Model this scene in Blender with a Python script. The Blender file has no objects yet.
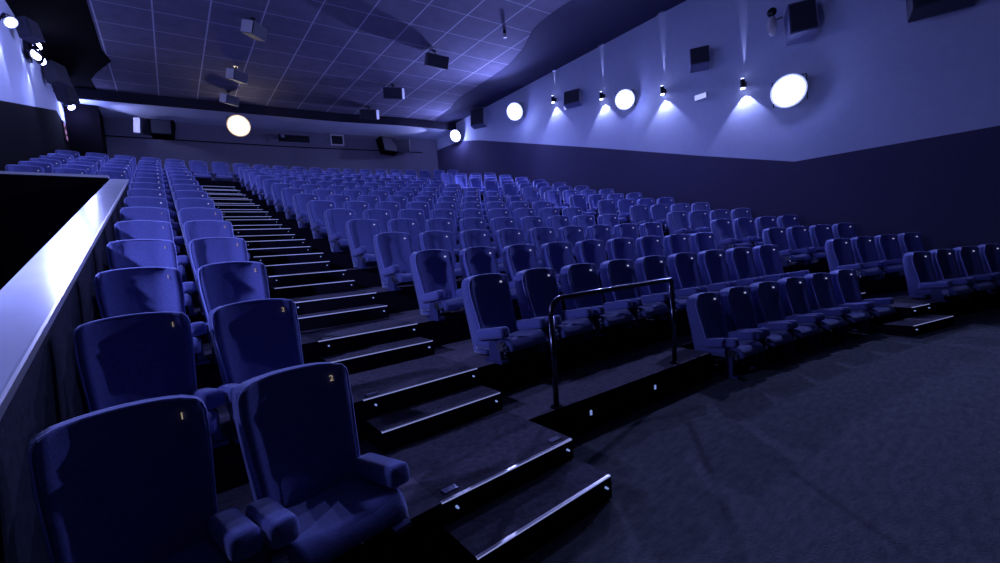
import bpy, bmesh, math, random
from mathutils import Vector, Matrix
random.seed(7)
S = bpy.context.scene
C = S.collection
S.view_settings.view_transform = 'Standard'
S.view_settings.look = 'None'
S.view_settings.gamma = 1
S.view_settings.exposure = 0
S.view_settings.use_curve_mapping = False

# ------------------------------------------------------------------ layout
P = 1.092          # depth of one row
RISE = 0.30        # height of one row
SHORT = 0.312      # depth of the half step
AW = 1.043         # width of the main aisle (x from 0 to AW)
XL, XR = -3.55, 11.8
PAR_IN, PAR_OUT = -1.57, -1.84
VOM_END = 10.33
def cv(x):
    if x < 0: return 0.035 * x - 0.02 * x * x
    return -0.0238 * max(0.0, x - 2.0) ** 2
def slope(x):
    if x < 0: return 0.12 - 0.02 * x
    return -0.0476 * max(0.0, x - 2.0)

# ------------------------------------------------------------------ materials
def mat(name, col, rough=0.8, metal=0.0, noise=None, bump=0.0, emit=None, es=0.0, spec=0.3, sheen=0.0, nscale=40, coat=0):
    m = bpy.data.materials.new(name); m.use_nodes = True
    nt = m.node_tree; b = nt.nodes['Principled BSDF']
    b.inputs['Base Color'].default_value = (*col, 1)
    b.inputs['Roughness'].default_value = rough
    b.inputs['Metallic'].default_value = metal
    b.inputs['Specular IOR Level'].default_value = spec
    if sheen:
        b.inputs['Sheen Weight'].default_value = sheen
        b.inputs['Sheen Roughness'].default_value = 0.4
        b.inputs['Sheen Tint'].default_value = (0.75, 0.8, 1, 1)
    if coat: b.inputs['Coat Weight'].default_value = coat
    if emit:
        b.inputs['Emission Color'].default_value = (*emit, 1)
        b.inputs['Emission Strength'].default_value = es
    tc = nt.nodes.new('ShaderNodeTexCoord')
    if noise:
        n = nt.nodes.new('ShaderNodeTexNoise'); n.inputs['Scale'].default_value = nscale; n.inputs['Detail'].default_value = 6
        nt.links.new(tc.outputs['Object'], n.inputs['Vector'])
        r = nt.nodes.new('ShaderNodeValToRGB')
        r.color_ramp.elements[0].position = 0.3; r.color_ramp.elements[1].position = 0.7
        r.color_ramp.elements[0].color = (*[c * (1 - noise) for c in col], 1)
        r.color_ramp.elements[1].color = (*[min(1, c * (1 + noise)) for c in col], 1)
        nt.links.new(n.outputs['Fac'], r.inputs['Fac']); nt.links.new(r.outputs['Color'], b.inputs['Base Color'])
    if bump:
        n2 = nt.nodes.new('ShaderNodeTexNoise'); n2.inputs['Scale'].default_value = nscale * 3; n2.inputs['Detail'].default_value = 4
        nt.links.new(tc.outputs['Object'], n2.inputs['Vector'])
        bp = nt.nodes.new('ShaderNodeBump'); bp.inputs['Strength'].default_value = bump; bp.inputs['Distance'].default_value = 0.01
        nt.links.new(n2.outputs['Fac'], bp.inputs['Height']); nt.links.new(bp.outputs['Normal'], b.inputs['Normal'])
    return m
M = dict(
    fabric=mat(spec=0.04, name='seat_fabric', col=(0.15, 0.165, 0.41), rough=0.9, noise=0.12, bump=0.25, sheen=0.7, nscale=60),
    piping=mat('seat_piping', (0.36, 0.40, 0.80), 0.7, sheen=0.5),  # lighter blue stands in for light catching the backrest edges
    fabric_cushion=mat(spec=0.04, name='cushion_fabric', col=(0.13, 0.145, 0.36), rough=0.9, noise=0.12, bump=0.25, sheen=0.8, nscale=60),
    plastic=mat('dark_blue_plastic', (0.05, 0.055, 0.16), 0.45, spec=0.5),
    metal=mat('brushed_metal', (0.6, 0.62, 0.7), 0.25, metal=1.0),
    black_metal=mat('black_painted_metal', (0.02, 0.02, 0.03), 0.3, metal=0.6, spec=0.6),
    rail=mat('handrail_metal', (0.10, 0.10, 0.14), 0.22, metal=1.0),
    carpet=mat(spec=0.04, name='aisle_carpet', col=(0.10, 0.092, 0.12), rough=0.95, noise=0.3, bump=0.4, nscale=30),
    tier=mat(spec=0.04, name='tier_carpet', col=(0.15, 0.135, 0.17), rough=0.95, noise=0.25, bump=0.3, nscale=25),
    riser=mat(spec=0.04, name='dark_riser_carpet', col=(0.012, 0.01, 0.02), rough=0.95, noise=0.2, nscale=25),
    wall=mat(spec=0.04, name='painted_wall', col=(0.60, 0.65, 0.82), rough=0.9, noise=0.03, nscale=8),
    dado=mat(spec=0.04, name='dark_fabric_panel', col=(0.085, 0.078, 0.14), rough=0.95, noise=0.12, bump=0.2, nscale=30),
    rearwall=mat(spec=0.04, name='rear_wall_panel', col=(0.20, 0.19, 0.25), rough=0.95, noise=0.1, nscale=20),
    soffit=mat(spec=0.04, name='soffit_paint', col=(0.055, 0.055, 0.095), rough=0.9, noise=0.05, nscale=10),
    beam=mat(spec=0.04, name='beam_paint', col=(0.035, 0.032, 0.05), rough=0.9),
    parapet=mat(spec=0.04, name='parapet_carpet', col=(0.030, 0.030, 0.042), rough=0.95, noise=0.25, bump=0.3, nscale=25),
    dark=mat(spec=0.04, name='matt_black_lining', col=(0.004, 0.003, 0.005), rough=0.95),
    laminate=mat('pale_laminate', (0.72, 0.74, 0.80), 0.2, spec=0.6, noise=0.06, nscale=3),
    strip_edge=mat('aluminium_edge', (0.85, 0.82, 0.75), 0.35, metal=1.0),
    led=mat('lit_nosing', (0.5, 0.55, 0.9), 0.4, emit=(0.40, 0.45, 1.0), es=0.52),
    led_dot=mat('step_light_lens', (0.5, 0.6, 0.9), 0.4, emit=(0.30, 0.42, 1.0), es=0.6),
    number=mat('luminous_seat_number', (0.8, 0.75, 0.6), 0.4, emit=(0.6, 0.62, 0.95), es=0.55),
    numeral=mat('gold_numeral', (0.8, 0.6, 0.3), 0.4, emit=(0.95, 0.75, 0.5), es=0.30),
    lamp=mat('lit_lamp_lens', (1, 1, 1), 0.5, emit=(0.45, 0.52, 1.0), es=40),
    lamp_warm=mat('lit_warm_lamp_lens', (1, 1, 1), 0.5, emit=(1.0, 0.80, 0.45), es=1.9),
    rim=mat('glowing_reflector', (0.8, 0.8, 0.9), 0.3, emit=(0.42, 0.50, 1.0), es=1.0),  # dim emission painting the glare halo round a lamp
    rim_warm=mat('glowing_warm_reflector', (0.8, 0.8, 0.7), 0.3, emit=(1.0, 0.66, 0.30), es=0.62),  # same painted halo for the warm lamp
    glow=mat('sconce_lens', (1, 1, 1), 0.5, emit=(0.5, 0.55, 1.0), es=12),
    box=mat('speaker_cabinet', (0.07, 0.07, 0.10), 0.6, spec=0.4),
    bluebox=mat('painted_speaker_cabinet', (0.17, 0.18, 0.30), 0.6),  # haze over the right-wall speakers, put into a lighter blue
    boxside=mat('speaker_side_panel', (0.62, 0.60, 0.62), 0.6),  # pale fittings, and the painted lamp-lit side of speakers
    grille=mat('speaker_grille', (0.05, 0.05, 0.07), 0.8, noise=0.4, nscale=120),
    plate=mat('lit_sign_plate', (0.8, 0.8, 0.9), 0.5, emit=(0.45, 0.5, 1.0), es=0.9),
    pink=mat('lit_pink_sign', (0.8, 0.5, 0.6), 0.5, emit=(0.85, 0.35, 0.5), es=0.30),
)
# suspended-ceiling tiles with pale T-bars
def ceiling_mat():
    m = mat('ceiling_tiles', (0.21, 0.20, 0.30), 0.9, spec=0.04); nt = m.node_tree; b = nt.nodes['Principled BSDF']
    g = nt.nodes.new('ShaderNodeNewGeometry'); sep = nt.nodes.new('ShaderNodeSeparateXYZ'); nt.links.new(g.outputs['Position'], sep.inputs[0])
    def math_(op, a, bb):
        n = nt.nodes.new('ShaderNodeMath'); n.operation = op
        for i, v in enumerate((a, bb)):
            if v is None: continue
            if isinstance(v, (int, float)): n.inputs[i].default_value = v
            else: nt.links.new(v, n.inputs[i])
        return n.outputs[0]
    def line(coord, off, sp, w):
        t = math_('DIVIDE', math_('SUBTRACT', coord, off), sp)
        f = math_('FRACT', t, None)
        d = math_('ABSOLUTE', math_('SUBTRACT', f, 0.5), None)
        return math_('GREATER_THAN', d, 0.5 - w / sp / 2)
    yy = math_('ADD', sep.outputs['Y'], math_('MULTIPLY', sep.outputs['X'], 0.10))
    lx = line(sep.outputs['X'], -1.93, 1.222, 0.035); ly = line(yy, 9.15, 1.14, 0.022)
    mx = math_('MAXIMUM', lx, ly)
    n = nt.nodes.new('ShaderNodeTexNoise'); n.inputs['Scale'].default_value = 3
    nt.links.new(g.outputs['Position'], n.inputs['Vector'])
    r = nt.nodes.new('ShaderNodeValToRGB'); r.color_ramp.elements[0].color = (0.12, 0.115, 0.17, 1); r.color_ramp.elements[1].color = (0.18, 0.17, 0.24, 1)
    nt.links.new(n.outputs['Fac'], r.inputs['Fac'])
    mix = nt.nodes.new('ShaderNodeMix'); mix.data_type = 'RGBA'
    nt.links.new(mx, mix.inputs['Factor']); nt.links.new(r.outputs['Color'], mix.inputs['A']); mix.inputs['B'].default_value = (0.46, 0.46, 0.56, 1)
    nt.links.new(mix.outputs['Result'], b.inputs['Base Color'])
    return m
M['ceiling'] = ceiling_mat()
# front-of-hall carpet with a worn, streaky pile
def floor_mat():
    m = mat('hall_carpet', (0.07, 0.075, 0.12), 0.95, spec=0.04); nt = m.node_tree; b = nt.nodes['Principled BSDF']
    tc = nt.nodes.new('ShaderNodeTexCoord'); mp = nt.nodes.new('ShaderNodeMapping'); mp.inputs['Scale'].default_value = (6, 16, 6)
    nt.links.new(tc.outputs['Object'], mp.inputs['Vector'])
    n = nt.nodes.new('ShaderNodeTexNoise'); n.inputs['Scale'].default_value = 1.3; n.inputs['Detail'].default_value = 10; n.inputs['Roughness'].default_value = 0.7
    nt.links.new(mp.outputs['Vector'], n.inputs['Vector'])
    r = nt.nodes.new('ShaderNodeValToRGB')
    r.color_ramp.elements[0].position = 0.3; r.color_ramp.elements[0].color = (0.058, 0.064, 0.075, 1)
    r.color_ramp.elements[1].position = 0.72; r.color_ramp.elements[1].color = (0.14, 0.15, 0.155, 1)
    nt.links.new(n.outputs['Fac'], r.inputs['Fac']); nt.links.new(r.outputs['Color'], b.inputs['Base Color'])
    n2 = nt.nodes.new('ShaderNodeTexNoise'); n2.inputs['Scale'].default_value = 60; nt.links.new(tc.outputs['Object'], n2.inputs['Vector'])
    bp = nt.nodes.new('ShaderNodeBump'); bp.inputs['Strength'].default_value = 0.5; bp.inputs['Distance'].default_value = 0.01
    nt.links.new(n2.outputs['Fac'], bp.inputs['Height']); nt.links.new(bp.outputs['Normal'], b.inputs['Normal'])
    return m
M['floor'] = floor_mat()

# ------------------------------------------------------------------ helpers
def mesh_from(name, bm, m, smooth=False):
    bmesh.ops.recalc_face_normals(bm, faces=bm.faces[:])
    me = bpy.data.meshes.new(name); bm.to_mesh(me); bm.free()
    for x in (m if isinstance(m, (list, tuple)) else [m]): me.materials.append(x)
    if smooth:
        for p in me.polygons: p.use_smooth = True
    return me
def link(name, me, parent=None, loc=(0, 0, 0), rot=(0, 0, 0)):
    o = bpy.data.objects.new(name, me); C.objects.link(o)
    o.location = loc; o.rotation_euler = rot
    if parent: o.parent = parent
    return o
def tag(o, label, cat, group=None):
    o['label'] = label; o['category'] = cat
    if group: o['group'] = group
    return o
def thing(name, label, cat, loc=(0, 0, 0), rz=0, group=None):
    return tag(link(name, None, None, loc, (0, 0, rz)), label, cat, group)
def struct(name, bm, m, label=None, cat=None, parent=None):
    o = link(name, mesh_from(name, bm, m), parent)
    if not parent:
        o['kind'] = 'structure'
        o['label'] = label or name; o['category'] = cat or name.split('_')[0]
    return o
def add_box(bm, c, s, R=None, mi=0, taper=None):
    vs = []
    for dz in (-.5, .5):
        for dx, dy in ((-.5, -.5), (.5, -.5), (.5, .5), (-.5, .5)):
            k = taper if (taper and dz > 0) else (1, 1)
            v = Vector((dx * s[0] * k[0], dy * s[1] * k[1], dz * s[2]))
            if R: v = R @ v
            vs.append(bm.verts.new(v + Vector(c)))
    for f in ((0, 1, 2, 3), (4, 5, 6, 7), (0, 1, 5, 4), (1, 2, 6, 5), (2, 3, 7, 6), (3, 0, 4, 7)):
        bm.faces.new([vs[i] for i in f]).material_index = mi
    return vs
def box_bm(c, s, R=None, bevel=0, seg=3):
    bm = bmesh.new(); add_box(bm, c, s, R)
    if bevel: bmesh.ops.bevel(bm, geom=bm.edges[:], offset=bevel, segments=seg, affect='EDGES', profile=0.6)
    return bm
def add_prism(bm, pts, z0, z1, top=1, side=0):
    a = [bm.verts.new((x, y, z0)) for x, y in pts]; b = [bm.verts.new((x, y, z1)) for x, y in pts]
    n = len(pts)
    bm.faces.new(a).material_index = side; bm.faces.new(b).material_index = top
    for i in range(n): bm.faces.new((a[i], a[(i + 1) % n], b[(i + 1) % n], b[i])).material_index = side
def add_cyl(bm, p0, p1, r, n=14, r2=None, cap=True, mi=0):
    p0, p1 = Vector(p0), Vector(p1); d = (p1 - p0).normalized()
    u = d.cross(Vector((0, 0, 1)) if abs(d.z) < .9 else Vector((1, 0, 0))).normalized(); v = d.cross(u)
    r2 = r if r2 is None else r2
    A = [bm.verts.new(p0 + (u * math.cos(t) + v * math.sin(t)) * r) for t in [2 * math.pi * i / n for i in range(n)]]
    B = [bm.verts.new(p1 + (u * math.cos(t) + v * math.sin(t)) * r2) for t in [2 * math.pi * i / n for i in range(n)]]
    for i in range(n): bm.faces.new((A[i], A[(i + 1) % n], B[(i + 1) % n], B[i])).material_index = mi
    if cap: bm.faces.new(A).material_index = mi; bm.faces.new(B).material_index = mi
def add_tube(bm, path, r, n=12):
    path = [Vector(p) for p in path]; rings = []
    for i, p in enumerate(path):
        d = (path[min(i + 1, len(path) - 1)] - path[max(i - 1, 0)]).normalized()
        u = d.cross(Vector((0, 1, 0))).normalized(); v = d.cross(u)
        rings.append([bm.verts.new(p + (u * math.cos(2 * math.pi * k / n) + v * math.sin(2 * math.pi * k / n)) * r) for k in range(n)])
    for a, b in zip(rings, rings[1:]):
        for k in range(n): bm.faces.new((a[k], a[(k + 1) % n], b[(k + 1) % n], b[k]))
    bm.faces.new(rings[0]); bm.faces.new(rings[-1])
ORD = ['first', 'second', 'third', 'fourth', 'fifth', 'sixth', 'seventh', 'eighth', 'ninth', 'tenth', 'eleventh', 'twelfth', 'thirteenth',
       'fourteenth', 'fifteenth', 'sixteenth', 'seventeenth', 'eighteenth', 'nineteenth', 'twentieth', 'twenty-first', 'twenty-second',
       'twenty-third', 'twenty-fourth', 'twenty-fifth', 'twenty-sixth', 'twenty-seventh', 'twenty-eighth', 'twenty-ninth', 'thirtieth']
def xs_between(a, b, n=14): return [a + (b - a) * i / n for i in range(n + 1)]
def band(bm, xa, xb, ya, yb, z0, z1):
    """prism between two curved row lines, ya/yb functions of x"""
    xs = xs_between(xa, xb, max(2, int((xb - xa) / 0.5)))
    add_prism(bm, [(x, ya(x)) for x in xs] + [(x, yb(x)) for x in reversed(xs)], z0, z1)

# ------------------------------------------------------------------ setting: floors and tiers
bm = bmesh.new(); add_box(bm, (4.1, 6.5, -0.05), (15.5, 31, 0.1)); struct('floor', bm, M['floor'], 'dark blue carpeted floor in front of the seating', 'floor')
RA0, RA1 = 7.43, 8.42       # right aisle
for j in range(0, 15):
    bm = bmesh.new(); zt = RISE * (j + 1)
    F = lambda x, j=j: j * P + cv(x)
    B = lambda x, j=j: (j + 1) * P + cv(x) + 0.02
    z0 = zt - 0.33 if j else 0.0
    band(bm, PAR_IN if j < 10 else XL, 0.0, F, B, z0, zt)
    if j == 0:
        def ledge(x):
            if x < 3.72: return 0.46 - 0.065 * (x - 1.04)
            return 0.78 + cv(x)
        xs = [AW, 1.6, 2.2, 2.8, 3.4, 3.70, 3.74] + xs_between(4.0, RA0, 8)
        add_prism(bm, [(x, ledge(x)) for x in xs] + [(x, B(x)) for x in reversed(xs)], 0, zt)
        band(bm, RA1, XR, F, B, 0, zt)
    else:
        band(bm, AW, RA0 + 0.0, F, B, z0, zt)
        band(bm, RA1, XR, F, B, z0, zt)
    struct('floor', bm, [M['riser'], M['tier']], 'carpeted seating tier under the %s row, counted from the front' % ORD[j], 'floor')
TOPZ = RISE * 16 + 0.08
bm = bmesh.new(); band(bm, XL, XR, lambda x: 15 * P + cv(x), lambda x: 23.0, 4.4, TOPZ)
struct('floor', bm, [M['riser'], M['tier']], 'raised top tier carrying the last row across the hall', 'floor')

# aisle steps: each is a thing with lit nosing and small step lights
def aisle_step(x0, x1, ya, yb, z, label, dots, group, curved=False, ext=0.15):
    f = (lambda x: ya + cv(x)) if curved else (lambda x: ya)
    b = (lambda x: yb + cv(x)) if curved else (lambda x: yb)
    cx, cy = (x0 + x1) / 2, f((x0 + x1) / 2)
    t = thing('aisle_step', label, 'step', (cx, cy, z - ext), 0, group)
    bm = bmesh.new()
    add_prism(bm, [(x0 - cx, f(x0) - cy), (x1 - cx, f(x1) - cy), (x1 - cx, b(x1) - cy), (x0 - cx, b(x0) - cy)], 0, ext)
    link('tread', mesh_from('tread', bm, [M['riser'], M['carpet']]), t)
    bm = bmesh.new()
    e = 0.035; d = 0.012; e0 = e if curved else 0.002; e1 = e if curved else 0.012
    add_prism(bm, [(x0 + e0 - cx, f(x0 + e0) - cy - 0.006), (x1 - e1 - cx, f(x1 - e1) - cy - 0.006), (x1 - e1 - cx, f(x1 - e1) - cy + d), (x0 + e0 - cx, f(x0 + e0) - cy + d)], ext - 0.006, ext + 0.003)
    link('nosing', mesh_from('nosing', bm, [M['led'], M['strip_edge']]), t)
    for dx in dots:
        bm = bmesh.new()
        X = (x0 + 0.09) if dx < 0 else (x1 - 0.06)
        add_cyl(bm, (X - cx, f(X) - cy - 0.022, ext - 0.06), (X - cx, f(X) - cy + 0.005, ext - 0.06), 0.006, 8, 0.008)
        link('step_light', mesh_from('step_light', bm, M['led_dot']), t)
    if len(dots) == 2:
        for X in (x0 + 0.1, x1 - 0.1):
            bm = box_bm((X - cx, f(X) - cy + 0.075, ext + 0.004), (0.09, 0.045, 0.008))
            link('nosing_cover', mesh_from('nosing_cover', bm, M['metal']), t)
    return t
n = 0
for j in range(0, 15):
    aisle_step(0, AW, j * P - SHORT, j * P - 0.002, RISE * j + (0.162 if j == 0 else 0.15), 'carpeted half-depth step with a lit edge, %s step up the main aisle' % ORD[2 * j], (1,), 'steps of the main aisle')
    aisle_step(0, AW, j * P, (j + 1) * P - (0 if j == 14 else 0), RISE * (j + 1), 'deep carpeted landing step with a lit edge, %s step up the main aisle' % ORD[2 * j + 1], (-1, 1), 'steps of the main aisle')
for j in range(0, 15):
    if j < 3:
        aisle_step(7.1 if j == 0 else RA0 + .02, 8.25 if j == 0 else RA1 - 0.02, j * P - SHORT, j * P, RISE * j + 0.15, 'half-depth step with a lit edge, %s step up the right-hand aisle' % ORD[2 * j], (-1,), 'steps of the right-hand aisle', True)
    aisle_step(7.86 if j == 0 else RA0, RA1 - 0.02, j * P, (j + 1) * P, RISE * (j + 1), 'deep landing step of the right-hand aisle with lit edge, %s landing up' % ORD[j], (-1, 1), 'steps of the right-hand aisle', True)

# ------------------------------------------------------------------ setting: walls
def wall_poly(bm, x, pts, th, sgn):
    """polygon of (y,z) at plane x, thickness th away from the room"""
    a = [bm.verts.new((x, y, z)) for y, z in pts]; b = [bm.verts.new((x + sgn * th, y, z)) for y, z in pts]
    bm.faces.new(a); bm.faces.new(b); n = len(pts)
    for i in range(n): bm.faces.new((a[i], a[(i + 1) % n], b[(i + 1) % n], b[i]))
CZ = 8.65
bm = bmesh.new(); wall_poly(bm, XR, [(-2.6, 0), (22, 0), (22, CZ), (-2.6, CZ)], 0.2, 1)
struct('wall_right', bm, M['wall'], 'pale upper wall on the right, lit blue by the lamps', 'wall')
bm = bmesh.new(); wall_poly(bm, XR, [(-9, 0), (-2.6, 0), (-2.6, CZ), (-9, CZ)], 0.2, 1)  # out of view, made black to keep bounce light down
struct('wall_right', bm, M['dark'], 'black front part of the right wall beside the screen', 'wall')
bm = bmesh.new(); wall_poly(bm, XR - 0.03, [(-9, 0), (22, 0), (22, 7.75), (17.0, 7.62), (15.24, 7.22), (7.9, 5.12), (4.24, 4.04), (1.82, 3.36), (-9, 3.30)], 0.03, 1)
struct('trim_1', bm, M['dado'], 'dark fabric dado panel stepping up the right wall', 'wall panel')
bm = bmesh.new(); wall_poly(bm, XL, [(6, 0), (20.4, 0), (20.4, CZ), (6, CZ)], 0.2, -1)
struct('wall_left', bm, M['wall'], 'pale upper wall on the left', 'wall')
bm = bmesh.new(); wall_poly(bm, XL, [(-9, 0), (6, 0), (6, CZ), (-9, CZ)], 0.2, -1)  # unseen stretch, black only to weaken the bounce light
struct('wall_left', bm, M['dark'], 'black front part of the left wall', 'wall')
bm = bmesh.new(); wall_poly(bm, XL + 0.03, [(-9, 0), (20.4, 0), (20.4, 7.25), (18.6, 7.44), (11.9, 5.63), (2, 3.2), (-9, 3.1)], 0.03, -1)
struct('trim_2', bm, M['dark'], 'black fabric dado panel along the left wall', 'wall panel')
bm = bmesh.new(); add_prism(bm, [(-3.75, 20.4), (-2.6, 20.4), (-2.6, 22.4), (-3.75, 22.4)], 4.0, CZ)  # plain black block filling the corner
struct('wall_left', bm, M['dark'], 'black pier in the rear left corner', 'wall')
# rear wall: bent line
RW = [(-3.75, 21.95), (4.3, 20.95), (12.0, 19.4)]
def rw_y(x):
    a, b = (RW[0], RW[1]) if x < 4.3 else (RW[1], RW[2])
    return a[1] + (b[1] - a[1]) * (x - a[0]) / (b[0] - a[0])
bm = bmesh.new(); add_prism(bm, RW + [(12.0, 22.6), (-3.75, 22.6)], 4.0, CZ)
struct('wall_rear', bm, M['rearwall'], 'dull purple rear wall behind the last row', 'wall')
bm = bmesh.new()
add_prism(bm, [(-2.6, rw_y(-2.6) - .03), (4.3, rw_y(4.3) - .03), (10.9, rw_y(10.9) - .03), (10.9, rw_y(10.9)), (4.3, rw_y(4.3)), (-2.6, rw_y(-2.6))], 7.50, 7.54)
struct('trim_3', bm, M['dark'], 'thin dark seam along the rear wall', 'trim')
bm = bmesh.new(); add_box(bm, (4.1, -9.1, 4.3), (15.9, 0.2, 8.8)); struct('wall_front', bm, M['dark'], 'black wall behind the screen end', 'wall')
# ceiling
bm = bmesh.new(); add_box(bm, (4.1, 6.7, CZ + 0.05), (15.9, 32, 0.1)); struct('ceiling', bm, M['ceiling'], 'blue tiled suspended ceiling with pale grid lines', 'ceiling')
def smooth_line(pts, n=8):
    out = []
    for i in range(len(pts) - 1):
        p0, p1, p2, p3 = (Vector(pts[max(0, min(len(pts) - 1, k))]) for k in (i - 1, i, i + 1, i + 2))
        for q in range(n):
            t = q / n
            out.append(tuple(0.5 * ((2 * p1) + (p2 - p0) * t + (2 * p0 - 5 * p1 + 4 * p2 - p3) * t * t + (3 * p1 - p0 - 3 * p2 + p3) * t ** 3)))
    return out + [tuple(pts[-1])]
bm = bmesh.new()
add_prism(bm, [(11.85, -9), (11.85, 17.6)] + smooth_line([(10.55, 17.4), (10.35, 15.6), (10.0, 14.2), (9.95, 12.5), (9.85, 10.6), (9.45, 9.2), (8.85, 7.8), (8.8, 5.5), (8.9, 0), (8.9, -9)]), CZ - 0.008, CZ + 0.01)
struct('ceiling', bm, M['soffit'], 'dark painted soffit along the right wall', 'ceiling')
bm = bmesh.new()
add_prism(bm, [(-3.6, -9), (-2.0, -9), (-2.0, 15.8), (-1.85, 16.6), (-2.35, 17.9), (-2.55, 18.6), (-2.5, 19.6), (-3.6, 19.7)], CZ - 0.008, CZ + 0.01)
struct('ceiling', bm, M['dark'], 'black soffit along the left wall', 'ceiling')
bl = [(-3.6, 19.75), (1.6, 19.0), (6.0, 18.4), (8.7, 17.75), (11.85, 17.3)]
bm = bmesh.new(); add_prism(bm, bl + [(x, y + 0.12) for x, y in reversed(bl)], 8.28, CZ + 0.01)
struct('ceiling', bm, M['beam'], 'black transverse beam under the rear of the ceiling', 'beam')
bm = bmesh.new(); add_prism(bm, [(x, y + 0.1) for x, y in bl] + [(11.85, 22), (-3.6, 22.3)], 8.30, 8.36)
struct('ceiling', bm, M['wall'], 'lower pale ceiling strip behind the beam', 'ceiling')

# ------------------------------------------------------------------ parapet round the entrance well
def pz(y): return 1.09 + 0.2585 * y
Y0 = -0.35
bm = bmesh.new()
def slanted(bm, xa, xb, ya, yb, za, zb, ztop, mi=0):
    v = [bm.verts.new(p) for p in ((xa, ya, za[0]), (xb, ya, za[0]), (xb, yb, za[1]), (xa, yb, za[1]),
                                   (xa, ya, ztop[0]), (xb, ya, ztop[0]), (xb, yb, ztop[1]), (xa, yb, ztop[1]))]
    for f in ((0, 1, 2, 3), (4, 5, 6, 7), (0, 1, 5, 4), (1, 2, 6, 5), (2, 3, 7, 6), (3, 0, 4, 7)): bm.faces.new([v[i] for i in f]).material_index = mi
slanted(bm, PAR_OUT + .02, PAR_IN, Y0, VOM_END, (0, 0), None, (pz(Y0) - .05, pz(VOM_END) - .05))
par = struct('wall_parapet', bm, M['parapet'], 'sloping black carpeted parapet beside the left-hand seats', 'parapet wall')
def ledge_thing(name, label, make, side_label=None):
    o = link(name, None); tag(o, label, 'ledge'); return o
cap = tag(link('parapet_cap', None), 'glossy pale laminate cap sloping up the parapet beside the left seats', 'ledge')
bm = bmesh.new(); slanted(bm, PAR_OUT, PAR_IN + .012, Y0 - .03, VOM_END + .0, (pz(Y0) - .05, pz(VOM_END) - .05), None, (pz(Y0), pz(VOM_END)))
link('cap_board', mesh_from('cap_board', bm, M['laminate']), cap)
bm = bmesh.new(); slanted(bm, PAR_IN + .012, PAR_IN + .026, Y0 - .03, VOM_END, (pz(Y0) - .04, pz(VOM_END) - .04), None, (pz(Y0) + .003, pz(VOM_END) + .003))
link('edge_trim', mesh_from('edge_trim', bm, M['strip_edge']), cap)
bm = bmesh.new(); add_box(bm, ((XL + PAR_OUT) / 2, VOM_END - .1, 1.87), (PAR_OUT - XL - .02, 0.2, 3.74 - .02))
struct('wall_parapet', bm, M['dark'], 'black end wall of the entrance well', 'parapet wall')
cap2 = tag(link('parapet_cap', None), 'level pale cap closing the far end of the entrance well', 'ledge')
bm = bmesh.new(); add_box(bm, ((XL + PAR_OUT) / 2 + .01, VOM_END - .1, 3.77), (PAR_OUT - XL - .05, 0.22, 0.05))
link('cap_board', mesh_from('cap_board', bm, M['laminate']), cap2)
bm = bmesh.new(); add_box(bm, ((XL + PAR_OUT) / 2, (Y0 + VOM_END) / 2, 0.02), (PAR_OUT - XL, VOM_END - Y0, 0.03))
struct('floor', bm, M['dark'], 'black floor of the entrance well', 'floor')
bm = bmesh.new(); add_box(bm, (PAR_OUT + .012, (Y0 + VOM_END) / 2, 0.6), (0.015, VOM_END - Y0, 1.1))
struct('trim_4', bm, M['dark'], 'black lining of the entrance well', 'trim')

# ------------------------------------------------------------------ the cinema seat
def backrest_mesh():
    bm = bmesh.new(); rings = []
    zb, zt = 0.03, 0.765
    levels = [(0.0, 1), (0.05, 1), (0.2, 1), (0.35, 1), (0.5, 1), (0.65, 1), (0.78, 1), (0.88, 1), (0.945, .985), (0.98, .95), (0.996, .90), (1.0, .80)]
    U = [-1, -.93, -.80, -.6, -.3, 0, .3, .6, .80, .93, 1]
    for v, k in levels:
        w = (0.222 + 0.044 * min(1, v / 0.75)) * (1 - 0.03 * (1 - k) / .2)
        yf = 0.285 + 0.13 * v + 0.02 * v * v - 0.035 * max(0, (v - .8) / .2) ** 2 + 0.015    # lumbar swell
        th = (0.155 - 0.055 * v) * k
        off = (0.155 - 0.055 * v) * (1 - k) / 2
        pts = []
        for u in U:
            zz = zb + (zt - zb) * v + (0.028 * (1 - u * u) - 0.012 * max(0, abs(u) - .8) / .2) * max(0, (v - 0.75) / 0.25)
            bol = -0.095 * (1 / (1 + math.exp(-(abs(u) - .74) * 22))) * (1 - 0.35 * v) * (1 if abs(u) < .97 else .45)
            pts.append((u * w, yf + bol + off - 0.065 * math.exp(-((v - 0.30) / 0.15) ** 2) * max(0, 1 - (abs(u) / .78) ** 4), zz))
        for u in reversed(U):
            zz = zb + (zt - zb) * v + (0.028 * (1 - u * u) - 0.012 * max(0, abs(u) - .8) / .2) * max(0, (v - 0.75) / 0.25)
            pts.append((u * w * (1.0 if abs(u) < .97 else .985), yf + th + off - 0.03 * (abs(u) ** 4), zz))
        rings.append([bm.verts.new(p) for p in pts])
    for a, b in zip(rings, rings[1:]):
        n = len(a)
        for i in range(n): bm.faces.new((a[i], a[(i + 1) % n], b[(i + 1) % n], b[i]))
    for R in (rings[0], rings[-1]):
        n = len(R) // 2
        for i in range(n - 1): bm.faces.new((R[i], R[i + 1], R[2 * n - 2 - i], R[2 * n - 1 - i]))
    me = mesh_from('backrest', bm, M['fabric'], True)
    return me
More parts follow.
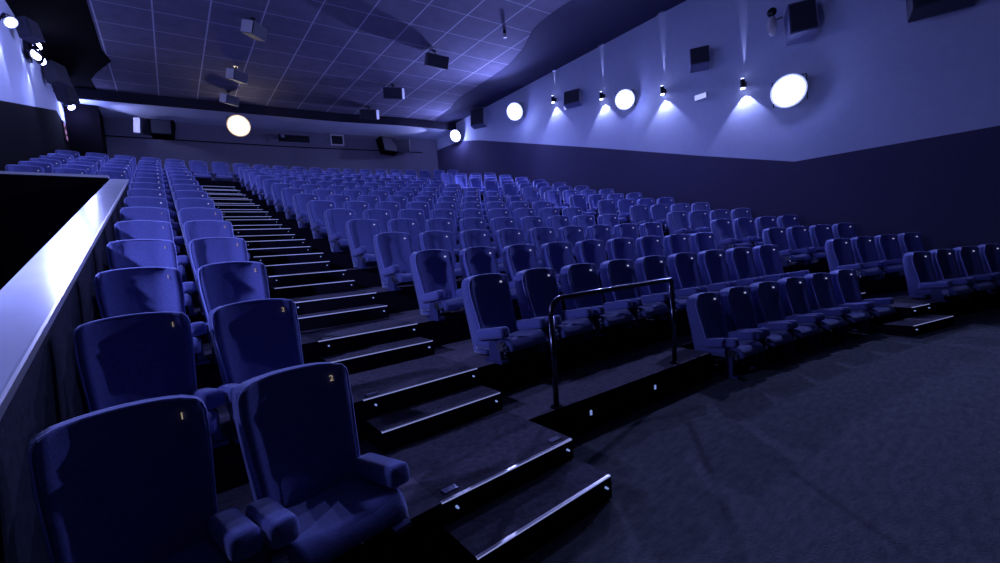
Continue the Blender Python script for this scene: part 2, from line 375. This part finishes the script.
def piping_mesh():  # tube that paints rim light along the backrest outline
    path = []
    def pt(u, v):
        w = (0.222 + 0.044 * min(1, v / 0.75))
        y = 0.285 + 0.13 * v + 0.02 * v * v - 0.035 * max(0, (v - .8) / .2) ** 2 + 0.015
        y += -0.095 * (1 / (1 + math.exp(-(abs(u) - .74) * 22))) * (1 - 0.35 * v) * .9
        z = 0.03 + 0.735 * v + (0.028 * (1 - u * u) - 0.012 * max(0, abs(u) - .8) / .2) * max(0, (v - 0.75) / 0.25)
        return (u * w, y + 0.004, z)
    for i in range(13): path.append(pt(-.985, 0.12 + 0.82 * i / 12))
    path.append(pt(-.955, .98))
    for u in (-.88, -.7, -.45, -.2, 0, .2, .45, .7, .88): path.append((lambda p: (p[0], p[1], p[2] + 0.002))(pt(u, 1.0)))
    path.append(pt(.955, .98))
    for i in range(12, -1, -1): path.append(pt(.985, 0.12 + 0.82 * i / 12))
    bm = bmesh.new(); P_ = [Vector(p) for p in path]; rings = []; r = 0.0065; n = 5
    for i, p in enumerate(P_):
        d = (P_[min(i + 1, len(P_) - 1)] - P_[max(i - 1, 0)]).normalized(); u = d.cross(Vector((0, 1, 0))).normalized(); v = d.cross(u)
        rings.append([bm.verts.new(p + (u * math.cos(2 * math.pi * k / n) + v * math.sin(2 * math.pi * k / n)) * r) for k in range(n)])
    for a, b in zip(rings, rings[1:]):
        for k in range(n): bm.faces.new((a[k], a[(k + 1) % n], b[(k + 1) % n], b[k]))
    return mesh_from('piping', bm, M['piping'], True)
def cushion_mesh():
    bm = bmesh.new()
    N = 18; L = 20; rows = []
    for i in range(L + 1):
        t = i / L; y = 0.36 - 0.53 * t
        front = max(0, (t - .82) / .18)
        rows.append([])
        for s in range(N + 1):
            u = -1 + 2 * s / N
            w = 0.26 * (1 + .03 * math.sin(t * 3)) * (1 - 0.06 * front ** 2)
            z = 0.165 + 0.05 * t - 0.07 * front ** 2.2 + 0.03 * (abs(u) ** 3) * (1 - front) - (0.03 if abs(u) > .99 else 0)
            rows[-1].append((u * w, y, z))
    top = [[bm.verts.new(p) for p in r] for r in rows]
    bot = [[bm.verts.new((p[0] * .93, p[1] + (0.03 if i == L else 0), 0.08 + 0.03 * (i / L))) for p in r] for i, r in enumerate(rows)]
    for G in (top, bot):
        for i in range(L):
            for s in range(N): bm.faces.new((G[i][s], G[i][s + 1], G[i + 1][s + 1], G[i + 1][s]))
    per = [(0, s) for s in range(N)] + [(i, N) for i in range(L)] + [(L, s) for s in range(N, 0, -1)] + [(i, 0) for i in range(L, 0, -1)]
    for k in range(len(per)):
        a, b = per[k], per[(k + 1) % len(per)]
        bm.faces.new((top[a[0]][a[1]], top[b[0]][b[1]], bot[b[0]][b[1]], bot[a[0]][a[1]]))
    return mesh_from('seat_cushion', bm, M['fabric_cushion'], True)
def arm_mesh(s):
    bm = bmesh.new(); R = Matrix.Rotation(math.radians(-9), 3, 'X')
    add_box(bm, (s * 0.258, 0.08, 0.262), (0.118, 0.39, 0.105), R, taper=(0.96, 1.0))
    bmesh.ops.bevel(bm, geom=bm.edges[:], offset=0.038, segments=4, affect='EDGES', profile=0.55)
    return mesh_from('armrest', bm, M['fabric'], True)
def pedestal_mesh(s, h):
    bm = bmesh.new()
    if h:
        add_box(bm, (s * 0.262, -0.02, (0.2 - h) / 2), (0.045, 0.075, 0.2 + h)); add_box(bm, (s * 0.262, -0.02, -h + 0.012), (0.09, 0.2, 0.024))
        return mesh_from('pedestal', bm, M['plastic'])
    add_box(bm, (s * 0.262, 0.04, (0.2 - h) / 2), (0.045, 0.17, 0.2 + h), taper=(0.9, 0.8))
    add_box(bm, (s * 0.262, 0.04, -h + 0.012), (0.09, 0.24, 0.024))
    return mesh_from('pedestal', bm, M['plastic'])
def hinge_mesh(s):
    bm = bmesh.new()
    add_cyl(bm, (s * 0.225, -0.07, 0.165), (s * 0.312, -0.07, 0.165), 0.045, 14)
    add_cyl(bm, (s * 0.262, -0.09, 0.09), (s * 0.262, -0.08, 0.16), 0.016, 8)
    return mesh_from('hinge', bm, M['metal'], False)
def foot_mesh(s, h):
    bm = bmesh.new(); add_box(bm, (s * 0.29, -0.16, -h + 0.006), (0.11, 0.09, 0.012))
    return mesh_from('foot_plate', bm, M['metal'])
def dot_mesh():
    bm = bmesh.new(); add_cyl(bm, (0.185, 0.42, 0.705), (0.185, 0.388, 0.701), 0.0105, 10)
    return mesh_from('seat_number', bm, M['number'])
def glyph(txt):
    cu = bpy.data.curves.new('numeral', 'FONT'); cu.body = txt; cu.size = 0.044; cu.extrude = 0.002; cu.align_x = 'CENTER'; cu.align_y = 'CENTER'
    o = bpy.data.objects.new('numeral', cu); C.objects.link(o)
    dg = bpy.context.evaluated_depsgraph_get(); me = bpy.data.meshes.new_from_object(o.evaluated_get(dg))
    bpy.data.objects.remove(o); me.materials.clear(); me.materials.append(M['numeral']); me.name = 'numeral'
    return me
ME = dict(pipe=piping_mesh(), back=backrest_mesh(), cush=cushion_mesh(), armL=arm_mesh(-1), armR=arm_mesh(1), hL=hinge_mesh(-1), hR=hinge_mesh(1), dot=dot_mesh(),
          pL=pedestal_mesh(-1, 0), pR=pedestal_mesh(1, 0), pLA=pedestal_mesh(-1, .12), pRA=pedestal_mesh(1, .12), fL=foot_mesh(-1, .12))
G1, G2 = glyph('1'), glyph('2')
def make_seat(front_row=False):
    t = thing('cinema_seat', '', 'seat')
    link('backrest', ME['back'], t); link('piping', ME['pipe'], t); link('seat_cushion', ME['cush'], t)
    link('armrest', ME['armL'], t); link('armrest', ME['armR'], t)
    link('pedestal', ME['pLA' if front_row else 'pL'], t); link('pedestal', ME['pRA' if front_row else 'pR'], t)
    link('hinge', ME['hL'], t)
    if front_row: link('foot_plate', ME['fL'], t)
    link('seat_number', ME['dot'], t)
    return t
protoA, proto = make_seat(True), make_seat()
usedA = used = False
def place_seat(x, y, z, label, group, front_row=False, numeral=None):
    global usedA, used
    src = protoA if front_row else proto
    if (front_row and not usedA) or (not front_row and not used):
        t = src
        if front_row: usedA = True
        else: used = True
    else:
        t = src.copy(); C.objects.link(t)
        for ch in src.children:
            c = ch.copy(); C.objects.link(c); c.parent = t
    t.location = (x, y, z); t.rotation_euler = (0, 0, math.atan(turn(x)))
    t['label'] = label; t['group'] = group; t['category'] = 'seat'
    if numeral:
        for ch in t.children:
            if ch.name.startswith('seat_number'):
                ch.data = numeral; ch.location = (0.18, 0.388, 0.705); ch.rotation_euler = (math.radians(80), 0, 0)
                ch['label'] = 'small gold seat numeral'
    return t
def turn(x): return slope(x) + max(0.0, 0.12 - 0.03 * max(0.0, x)) * (1 if x > 0 else 0)
def arc_xs(x, n, w):
    X = [x]
    for i in range(n - 1):
        s = slope(X[-1] + w / 2); X.append(X[-1] + w / math.sqrt(1 + s * s))
    return X
BD = 0.158   # number plate offset from the seat's middle
# the first plain seat placed is the prototype: place it only after every copy's parts are taken from it
plan = []
for j in range(0, 15):
    z = RISE * (j + 1)
    row = ORD[j]
    plan.append((-0.52, j * P + cv(-.5), z, 'blue cinema seat beside the left edge of the main aisle, %s row up' % row, 'seats of the left block', G2 if j < 6 else None))
    nm = 'against the sloping parapet' if j < 10 else 'in the second column left of the main aisle'
    plan.append((-1.16, j * P + cv(-1.135), z, 'blue cinema seat %s, %s row up' % (nm, row), 'seats of the left block', G1 if j < 6 else None))
    if j >= 10:
        for k, x in enumerate((-1.815, -2.465, -3.11)):
            plan.append((x, j * P + cv(x), z, 'blue seat behind the entrance well, %s column left of main aisle, %s row' % (ORD[k + 2], row), 'seats of the left block', None))
    if j >= 1:
        for i, x in enumerate(arc_xs(1.695 - BD, 9, 0.6917)):
            lab = 'blue cinema seat in the centre block, %s row up, %s' % (row, 'beside the main aisle' if i == 0 else ('last before the right-hand aisle' if i == 8 else ORD[i] + ' from the main aisle'))
            plan.append((x, j * P + cv(x), z, lab, 'seats of the centre block', None))
    for i, x in enumerate(arc_xs(9.10 - BD + 0.02 * min(j, 6), 4, 0.68)):
        lab = 'blue seat in the right-hand block, %s row up, %s' % (row, ('beside the right-hand aisle', 'second from the right-hand aisle', 'third from the right-hand aisle', 'nearest the right wall')[i])
        plan.append((x, j * P + cv(x), z, lab, 'seats of the right-hand block', None))
xs15 = arc_xs(-3.1, 21, 0.665)
for i, x in enumerate(xs15):
    plan.append((x, 15 * P + 0.12 + cv(x), TOPZ, 'blue cinema seat in the raised last row, %s from the left wall' % ORD[i], 'seats of the raised last row', None))
src_numbers = [p for p in plan if not p[5]] ; with_num = [p for p in plan if p[5]]
for i, p in enumerate(src_numbers + with_num):
    if i == 0:
        first = p; continue
    if not used: used = True
    place_seat(p[0], p[1], p[2], p[3], p[4], False, p[5])
used = False
place_seat(first[0], first[1], first[2], first[3], first[4], False, first[5])
planA = []
for i, x in enumerate(arc_xs(4.293 - BD, 6, 0.685)):
    planA.append((x, 0.262 + cv(x), 0.12, 'blue cinema seat in the short front row on the floor, %s from handrail' % ORD[i]))
for i, p in enumerate(planA):
    place_seat(p[0], p[1], p[2], p[3], 'seats of the short front row', True)

# ------------------------------------------------------------------ handrail and ledge lights
hr = thing('handrail', 'dark metal handrail on two posts in front of the second row', 'handrail', (1.375, 0.47, 0.30))
bm = bmesh.new(); dx, dy = 1.715, -0.085; H = 0.90
path = []
def hp(x, z): return (x, dy * x / dx, z)
for t in range(0, 7):
    a = math.pi / 2 * t / 6; path.append(hp(0.13 - 0.13 * math.cos(a), H - 0.13 + 0.13 * math.sin(a)))
for t in range(0, 7):
    a = math.pi / 2 * t / 6; path.append(hp(dx - 0.05 + 0.05 * math.sin(a), H - 0.05 + 0.05 * math.cos(a)))
add_tube(bm, path, 0.024, 14)
link('top_rail', mesh_from('top_rail', bm, M['rail'], True), hr)
for x, top in ((0, H - .13), (dx, H - .05)):
    bm = bmesh.new(); add_cyl(bm, hp(x, 0.0), hp(x, top), 0.024, 14)
    p = link('post', mesh_from('post', bm, M['rail'], True), hr)
    bm = bmesh.new(); add_cyl(bm, hp(x, 0.0), hp(x, 0.012), 0.05, 16)
    link('base_flange', mesh_from('base_flange', bm, M['black_metal']), p)
for k, x in enumerate((1.72, 2.63)):
    y = 0.46 - 0.065 * (x - 1.04)
    t = thing('riser_light', 'small lit marker in the black ledge face, %s' % ('nearer the main aisle' if k == 0 else 'farther from the main aisle'), 'light', (x, y, 0.165), 0, 'ledge marker lights')
    bm = bmesh.new(); add_cyl(bm, (0, 0.0, 0), (0, -0.012, 0), 0.032, 16); link('bezel', mesh_from('bezel', bm, M['black_metal']), t)
    bm = bmesh.new(); add_box(bm, (0, -0.014, 0.004), (0.022, 0.01, 0.042)); link('lens', mesh_from('lens', bm, M['led_dot']), t)

# ------------------------------------------------------------------ lamps
def spot(name, loc, to, power, col, angle, blend, parent=None, size=0.05):
    l = bpy.data.lights.new(name, 'SPOT'); l.energy = power; l.color = col; l.spot_size = math.radians(angle); l.spot_blend = blend; l.shadow_soft_size = size
    o = bpy.data.objects.new(name, l); C.objects.link(o); o.location = loc
    o.rotation_euler = (Vector(to) - Vector(loc)).to_track_quat('-Z', 'Y').to_euler()
    return o
BLUE = (0.31, 0.355, 1.0); WARM = (1.0, 0.86, 0.72)
def floodlight(loc, aim, r, label, power, lensmat, col, angle=150, group='bright floodlights on the right wall', arm=(0.33, 0, 0), spill=14):
    """round can with a lit lens, yoke and wall arm; local -Y is where it shines"""
    d = (Vector(aim) - Vector(loc)).normalized()
    t = thing('floodlight', label, 'lamp', loc, 0, group)
    R = d.to_track_quat('-Y', 'Z').to_matrix()
    q = R.to_quaternion()
    def part(nm, bm, m, par=t, smooth=True): 
        o = link(nm, mesh_from(nm, bm, m, smooth), par); 
        if par is t: o.rotation_mode = 'QUATERNION'; o.rotation_quaternion = q
        return o
    bm = bmesh.new(); add_cyl(bm, (0, 0.0, 0), (0, 0.11, 0), r * 1.2, 24, r * .6); add_cyl(bm, (0, .11, 0), (0, .15, 0), r * .6, 20, r * .45); part('housing', bm, M['black_metal'])
    bm = bmesh.new()
    n = 24; prev = None; rr = [(0, -.05 * r / .2), (r * .5, -.04 * r / .2), (r * .85, -.015), (r, 0.0)]
    rings = []
    for a, y in rr[1:]: rings.append([bm.verts.new((a * math.cos(2 * math.pi * i / n), y - .004, a * math.sin(2 * math.pi * i / n))) for i in range(n)])
    c = bm.verts.new((0, rr[0][1] - .004, 0))
    for i in range(n): bm.faces.new((c, rings[0][i], rings[0][(i + 1) % n]))
    for A, B in zip(rings, rings[1:]):
        for i in range(n): bm.faces.new((A[i], A[(i + 1) % n], B[(i + 1) % n], B[i]))
    part('lens', bm, lensmat)
    bm = bmesh.new()  # ring glows dimly to imitate the halo round the lens
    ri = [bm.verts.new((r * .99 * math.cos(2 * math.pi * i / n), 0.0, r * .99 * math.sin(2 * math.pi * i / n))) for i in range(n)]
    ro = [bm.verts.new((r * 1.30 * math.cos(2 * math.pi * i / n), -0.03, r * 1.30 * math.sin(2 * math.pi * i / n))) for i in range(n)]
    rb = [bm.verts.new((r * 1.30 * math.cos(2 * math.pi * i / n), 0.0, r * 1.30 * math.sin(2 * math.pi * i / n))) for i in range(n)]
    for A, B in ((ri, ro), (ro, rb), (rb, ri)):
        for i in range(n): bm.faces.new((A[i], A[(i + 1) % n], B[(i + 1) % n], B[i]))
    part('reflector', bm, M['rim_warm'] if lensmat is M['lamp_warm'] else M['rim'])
    bm = bmesh.new()
    for s in (-1, 1): add_box(bm, (s * r * 1.2, 0.08, 0.0), (0.02, 0.04, r * 2.0))
    add_box(bm, (0, 0.08, r * 1.0), (r * 2.42, 0.04, 0.02)); part('yoke', bm, M['black_metal'], t, False)
    bm = bmesh.new(); u = q @ Vector((0, 0.08, r * 1.05)); add_cyl(bm, u, u + Vector(arm), 0.018, 8)
    link('bracket_arm', mesh_from('bracket_arm', bm, M['metal']), t)
    if power:
        lo = Vector(loc) + d * 0.10
        o = spot('lamp_light', lo, lo + d, power, col, angle, 0.75, size=0.07)
        if spill:  # extra point light added for a glow round the lamp
            l = bpy.data.lights.new('lamp_spill', 'POINT'); l.energy = spill; l.color = col; l.shadow_soft_size = 0.09
            o = bpy.data.objects.new('lamp_spill', l); C.objects.link(o); o.location = Vector(loc) + d * (0.2 + r * .25)
    return t
CAM = Vector((-1.0072, -1.9353, 1.6263))
FL = [((11.44, 1.82, 5.06), 0.30, 'nearest to the front'), ((11.5, 6.55, 6.38), 0.25, 'second from the front'),
      ((11.42, 12.05, 7.62), 0.29, 'third from the front'), ((11.45, 16.9, 7.83), 0.24, 'rearmost, in the back corner')]
FP = [1000, 1300, 2700, 1000]
for (loc, r, w), pw in zip(FL, FP):
    floodlight(loc, (-1, 1.2, 3.6) if loc[1] < 2 else (-1, loc[1] - 6, 1.2), r, 'dazzling round floodlight on the right wall, %s' % w, pw, M['lamp'], BLUE, 120 if loc[1] < 2 else 150, spill=70 if 'rear' in w else 14)
floodlight((-3.3, 1.9, 3.3), (1.5, 6.5, 2.3), 0.14, 'floodlight on the left wall above the entrance well', 330, M['lamp'], BLUE, 150, 'floodlights on the left wall', (-0.24, 0, 0), spill=190)
floodlight((1.80, 18.6, 7.60), (1.2, 2, 1.5), 0.33, 'warm yellow floodlight hanging under the rear beam', 80, M['lamp_warm'], WARM, 160, None, (0, 0.42, 0.33))
# left wall
LW = [((-3.32, 12.55, 7.62), 0.10, 'nearest at the frame edge'), ((-3.30, 20.0, 8.02), 0.09, 'rearmost beside the corner')]
for (loc, r, w), pw in zip(LW, (520, 220)):
    floodlight(loc, (3, loc[1] - 4, 1), r, 'small bright floodlight on the left wall, %s' % w, pw, M['lamp'], BLUE, 115, 'floodlights on the left wall', (-0.24, 0, 0), spill=60 if 'rear' in w else 6)
tri = thing('triple_spotlight', 'cluster of three lit spotlight heads on the left wall', 'lamp', (-3.45, 15.2, 8.0))
bm = bmesh.new(); add_box(bm, (-.04, 0, 0.0), (0.08, 0.3, 0.5)); link('wall_plate', mesh_from('wall_plate', bm, M['black_metal']), tri)
for dy, dz in ((0.0, 0.22), (0.30, -0.06), (-0.30, -0.16)):
    bm = bmesh.new(); add_cyl(bm, (0.0, dy * .6, dz * .6), (0.14, dy, dz), 0.07, 14, 0.14); h = link('lamp_head', mesh_from('lamp_head', bm, M['black_metal']), tri)
    bm = bmesh.new(); add_cyl(bm, (0.14, dy, dz), (0.155, dy - .01, dz), 0.128, 16); link('lens', mesh_from('lens', bm, M['lamp']), h)
spot('lamp_light', (-3.2, 15.1, 8.0), (1, 12, 1), 520, BLUE, 115, 0.6, size=0.12)
spot('lamp_light', (-2.9, 20.15, 7.65), (0.5, 20.75, 8.32), 90, (0.45, 0.48, 1.0), 70, 0.7, size=0.05)  # added uplight without a fixture, brightens the strip behind the beam
spot('lamp_light', (11.0, 17.95, 7.75), (8, 18.9, 8.32), 90, (0.45, 0.48, 1.0), 70, 0.7, size=0.05)  # same added uplight for the right end of the strip
# up/down sconces
def sconce(x, y, z, side, label, group, up=240, down=75):
    t = thing('wall_sconce', label, 'lamp', (x, y, z), 0, group)
    s = side
    bm = bmesh.new(); add_cyl(bm, (0, 0, -0.11), (0, 0, 0.12), 0.06, 18); link('body', mesh_from('body', bm, M['black_metal'], False), t)
    bm = bmesh.new(); add_box(bm, (s * 0.09, 0, 0), (0.12, 0.09, 0.12)); link('wall_mount', mesh_from('wall_mount', bm, M['black_metal']), t)
    bm = bmesh.new(); add_cyl(bm, (0, 0, -0.112), (0, 0, -0.135), 0.055, 18); link('lower_lens', mesh_from('lower_lens', bm, M['glow']), t)
    bm = bmesh.new(); add_cyl(bm, (0, 0, 0.134), (0, 0, 0.139), 0.035, 14); link('upper_lens', mesh_from('upper_lens', bm, M['glow']), t)
    spot('lamp_light', (x + s * .02, y, z - 0.16), (x + s * 0.12, y, z - 1), down, (0.42, 0.46, 1.0), 84, 0.35, size=0.015)
    spot('lamp_light', (x + s * .12, y, z + 0.14), (x + s * 0.145, y, z + 1), up, (0.42, 0.46, 1.0), 9, 0.8, size=0.01)
for k, (y, z) in enumerate(((2.94, 5.66), (5.27, 6.27), (7.6, 6.87), (9.95, 7.50), (0.6, 5.2))):
    if k == 4: continue
    sconce(XR - 0.17, y, z, 1, 'small up-and-down wall light on the right wall, %s from the front' % ORD[k], 'up-and-down lights on the right wall')
sconce(XR - 0.17, 14.6, 7.95, 1, 'small up-and-down wall light between the two rear floodlights on the right wall', 'up-and-down lights on the right wall', 20, 40)
spot('lamp_light', (XL + 0.16, 12.6, 7.45), (XL + .05, 12.6, 6), 90, (0.42, 0.46, 1.0), 60, 0.8, size=0.03)
spot('lamp_light', (XL + 0.16, 15.2, 7.75), (XL + .05, 15.2, 6), 120, (0.42, 0.46, 1.0), 50, 0.8, size=0.03)
spot('lamp_light', (XL + 0.16, 19.9, 7.85), (XL + .05, 19.6, 6), 50, (0.42, 0.46, 1.0), 60, 0.8, size=0.03)

# ------------------------------------------------------------------ speakers
def speaker(loc, size, rot, label, group, name='ceiling_speaker', bracket=(0, 0, 0.2), lit_side=None, taper=(1, 1), body=None):
    t = thing(name, label, 'speaker', loc, 0, group)
    R = Matrix.Rotation(rot[2], 3, 'Z') @ Matrix.Rotation(rot[0], 3, 'X') @ Matrix.Rotation(rot[1], 3, 'Y')
    bm = bmesh.new(); add_box(bm, (0, 0, 0), size, R, taper=taper)
    bmesh.ops.bevel(bm, geom=bm.edges[:], offset=0.012, segments=2, affect='EDGES')
    link('cabinet', mesh_from('cabinet', bm, M[body or 'box']), t)
    bm = bmesh.new(); c = R @ Vector((0, -size[1] / 2 - 0.006, 0)); add_box(bm, c, (size[0] * .9, 0.012, size[2] * .88), R); link('grille', mesh_from('grille', bm, M['grille']), t)
    for s in ([-1, 1] if lit_side is None else [lit_side] if lit_side else []):  # pale sheet paints the lamp-lit side of the cabinet lighter
        bm = bmesh.new(); c = R @ Vector((s * (size[0] / 2 + 0.006), 0, 0)); add_box(bm, c, (0.012, size[1] * .94, size[2] * .94), R); link('side_panel', mesh_from('side_panel', bm, M['boxside']), t)
    bm = bmesh.new(); b = Vector(bracket); u = b.normalized()
    add_cyl(bm, (0, 0, 0), b, 0.02, 8); add_box(bm, b - u * 0.01, (0.12, 0.12, 0.02) if abs(u.z) > .5 else ((0.02, 0.14, 0.14) if abs(u.x) > .5 else (0.14, 0.02, 0.14)))
    link('bracket', mesh_from('bracket', bm, M['black_metal']), t)
    return t
R_ = math.radians
for k, (x, y) in enumerate(((1.5, 11.65), (1.45, 15.1), (1.45, 17.6))):
    speaker((x, y, 8.28), (0.52, 0.38, 0.34), (R_(18), 0, R_(38 if k == 0 else 30)), 'small speaker hung from the ceiling, left-hand line, %s' % ('nearest', 'middle one', 'rearmost above the warm lamp')[k], 'ceiling speakers', 'ceiling_speaker', (0, 0.05, 0.345), -1)
for k, (x, y) in enumerate(((6.9, 10.85), (6.8, 14.15), (6.85, 16.95))):
    speaker((x, y, 8.30), (0.75, 0.50, 0.42), (R_(18), R_(6), R_(-38)), 'small speaker hung from the ceiling, right-hand line, %s' % ('nearest', 'middle one', 'rearmost beside the beam')[k], 'ceiling speakers', 'ceiling_speaker', (0, 0.05, 0.345), 1 if k else None) if k else \
    speaker((x, y, 8.30), (0.75, 0.45, 0.40), (R_(22), R_(8), R_(-20)), 'small speaker hung from the ceiling, right-hand line, nearest', 'ceiling speakers', 'ceiling_speaker', (0, 0.05, 0.345), 0 or 1)
# rear wall speakers
speaker((-1.12, 20.9, 7.78), (0.9, 0.5, 0.62), (R_(12), 0, R_(28)), 'pale-sided speaker bracketed to the rear wall, left one', 'rear wall speakers', 'wall_speaker', (0, 0.8, 0), -1)
speaker((-0.72, 20.55, 7.66), (0.72, 0.45, 0.68), (R_(-14), 0, R_(-8)), 'black tilted speaker beside the pale-sided one, rear left', 'rear wall speakers', 'wall_speaker', (0, 1.0, 0), 0, taper=(1.25, 1), body='dark')
speaker((9.55, 19.35, 7.70), (0.80, 0.5, 0.70), (R_(12), 0, R_(-28)), 'pale-sided speaker bracketed to the rear wall, right one', 'rear wall speakers', 'wall_speaker', (0, 0.6, 0), 1)
speaker((8.75, 19.45, 7.62), (0.85, 0.45, 0.80), (R_(-14), 0, R_(8)), 'black tilted speaker beside the pale-sided one, rear right', 'rear wall speakers', 'wall_speaker', (0, 0.62, 0), 0, taper=(1.25, 1), body='dark')
# right wall speakers
speaker((11.45, 1.55, 6.58), (0.55, 0.45, 0.80), (R_(-14), 0, R_(-62)), 'large dim speaker high on the right wall above the front floodlight', 'right wall speakers', 'wall_speaker', (0.34, 0, 0), 1, body='bluebox')
speaker((11.5, 4.02, 6.70), (0.50, 0.35, 0.55), (R_(-16), 0, R_(-60)), 'small angled speaker on the right wall between two wall lights', 'right wall speakers', 'wall_speaker', (0.29, 0, 0), 1, body='bluebox')
speaker((11.55, 8.85, 7.16), (0.62, 0.30, 0.55), (R_(-14), 0, R_(-66)), 'square speaker on the right wall beside the third wall light', 'right wall speakers', 'wall_speaker', (0.24, 0, 0), 1, body='bluebox')
speaker((11.45, 14.75, 8.12), (0.70, 0.40, 0.85), (R_(-8), 0, R_(-60)), 'tall dark speaker on the right wall near the rear', 'right wall speakers', 'wall_speaker', (0.34, 0, 0), 1, body='bluebox')
speaker((11.45, -0.80, 6.12), (0.95, 0.45, 0.75), (R_(-14), 0, R_(-72)), 'black speaker high on the right wall, nearest the screen', 'right wall speakers', 'wall_speaker', (0.34, 0, 0), 1)
# left wall speakers (dark silhouettes against the lit wall)
for k, (y, z) in enumerate(((14.0, 8.1), (17.3, 8.2), (18.7, 8.1))):
    speaker((-3.25, y, z), (0.36, 0.3, 0.5) if k == 0 else (0.5, 0.35, 0.65), (R_(-12), 0, R_(60)), 'black speaker on the left wall, %s' % ('nearest', 'second along', 'rearmost')[k], 'left wall speakers', 'wall_speaker', (-0.34, 0, 0), 1)
# lit plates
for loc, lab in (((XR - .035, 4.15, 5.74), 'small lit white plate below the angled speaker on the right wall'), ((XR - .035, 9.33, 7.03), 'small lit white plate beside the square speaker on the right wall')):
    t = thing('wall_plate', lab, 'sign', loc)
    bm = bmesh.new(); add_box(bm, (0.015, 0, 0), (0.04, 0.36, 0.17)); link('housing', mesh_from('housing', bm, M['boxside']), t)
    bm = bmesh.new(); add_box(bm, (-0.01, 0, 0), (0.012, 0.33, 0.14)); link('lit_panel', mesh_from('lit_panel', bm, M['plate']), t)
t = thing('moving_head_lamp', 'round-headed lamp clamped beside the large speaker high on the right wall', 'lamp', (11.3, 2.1, 6.7))
bm = bmesh.new(); bmesh.ops.create_uvsphere(bm, u_segments=16, v_segments=10, radius=0.11, matrix=Matrix.Translation((0, 0, 0.33)) @ Matrix.Diagonal((.7, 1, 1, 1))); link('clamp_head', mesh_from('clamp_head', bm, M['black_metal'], True), t)
bm = bmesh.new(); bmesh.ops.create_uvsphere(bm, u_segments=16, v_segments=12, radius=0.2, matrix=Matrix.Diagonal((.5, .55, 1.2, 1))); link('lamp_head', mesh_from('lamp_head', bm, M['boxside'], True), t)
bm = bmesh.new(); add_cyl(bm, (0, 0, 0.1), (0.5, -0.05, 0.33), 0.02, 8); link('bracket_arm', mesh_from('bracket_arm', bm, M['black_metal']), t)
t = thing('wall_sign', 'small pinkish lit sign in the shadow at the rear of the left wall', 'sign', (XL + .06, 19.6, 7.0))
bm = bmesh.new(); add_box(bm, (-0.02, 0, 0), (0.04, 0.5, 0.65)); link('frame', mesh_from('frame', bm, M['black_metal']), t)
for k, (dy, dz, s) in enumerate(((-.12, .2, .12), (0.02, .0, .16), (.1, -.2, .13))):
    bm = bmesh.new(); add_box(bm, (0.005, dy, dz), (0.012, s, s)); link('lit_symbol', mesh_from('lit_symbol', bm, M['pink']), t)
# projection booth openings on the rear wall
def booth(xa, xb, za, zb, label):
    y = min(rw_y(xa), rw_y(xb)) - 0.0
    ang = math.atan2(rw_y(xb) - rw_y(xa), xb - xa); cx = (xa + xb) / 2; cy = rw_y(cx)
    t = thing('booth_window', label, 'window', (cx, cy, (za + zb) / 2), ang, 'projection booth windows')
    w = xb - xa; h = zb - za; bm = bmesh.new(); f = .06
    for c, s in (((0, -.03, h / 2), (w + f, .06, f)), ((0, -.03, -h / 2), (w + f, .06, f)), ((-w / 2, -.03, 0), (f, .06, h)), ((w / 2, -.03, 0), (f, .06, h))): add_box(bm, c, s)
    link('frame', mesh_from('frame', bm, M['boxside'] if w < 1 else M['rearwall']), t)
    bm = bmesh.new(); add_box(bm, (0, -.008, 0), (w, .016, h)); link('glass', mesh_from('glass', bm, mat('dark_booth_glass', (0.01, 0.01, 0.015), 0.08, spec=0.6)), t)
booth(6.15, 6.75, 7.72, 8.22, 'small framed window in the rear wall right of the long booth opening')
booth(3.3, 5.9, 7.72, 8.12, 'long dark projection booth opening in the rear wall')
t = thing('projector', 'small gleaming projector lens behind the rear booth opening', 'projector', (3.9, rw_y(3.9) - .25, 7.95))
bm = bmesh.new(); add_cyl(bm, (0, 0.2, 0), (0, -0.02, 0), 0.12, 16, 0.1); link('barrel', mesh_from('barrel', bm, M['black_metal']), t)
bm = bmesh.new(); add_cyl(bm, (0, -0.021, 0), (0, -0.035, 0), 0.085, 16); link('lens', mesh_from('lens', bm, M['metal']), t)
t = thing('smoke_detector', 'tiny dark sensor hanging from the ceiling near the right soffit', 'detector', (8.15, 8.6, CZ))
bm = bmesh.new(); add_cyl(bm, (0, 0, -.10), (0, 0, 0.0), 0.05, 12); link('stem', mesh_from('stem', bm, M['black_metal']), t)
bm = bmesh.new(); add_cyl(bm, (0, 0, -.22), (0, 0, -.10), 0.06, 12, 0.05); link('head', mesh_from('head', bm, M['boxside']), t)

# ------------------------------------------------------------------ camera
YAW, PITCH, ROLL, FPX = 0.6638, -0.0739, -0.0713, 416.2072
f = Vector((math.sin(YAW) * math.cos(PITCH), math.cos(YAW) * math.cos(PITCH), math.sin(PITCH)))
r = Vector((math.cos(YAW), -math.sin(YAW), 0)); u = r.cross(f)
r2 = math.cos(ROLL) * r + math.sin(ROLL) * u; u2 = -math.sin(ROLL) * r + math.cos(ROLL) * u
cd = bpy.data.cameras.new('camera'); co = bpy.data.objects.new('camera', cd); C.objects.link(co)
cd.sensor_width = 36; cd.lens = FPX / 1000 * 36; cd.clip_start = 0.02; cd.clip_end = 200
co.matrix_world = Matrix(((r2.x, u2.x, -f.x, CAM.x), (r2.y, u2.y, -f.y, CAM.y), (r2.z, u2.z, -f.z, CAM.z), (0, 0, 0, 1)))
S.camera = co
w = bpy.data.worlds.new('world'); S.world = w; w.use_nodes = True
w.node_tree.nodes['Background'].inputs['Color'].default_value = (0.0, 0.0, 0.0, 1)
w.node_tree.nodes['Background'].inputs['Strength'].default_value = 0.0
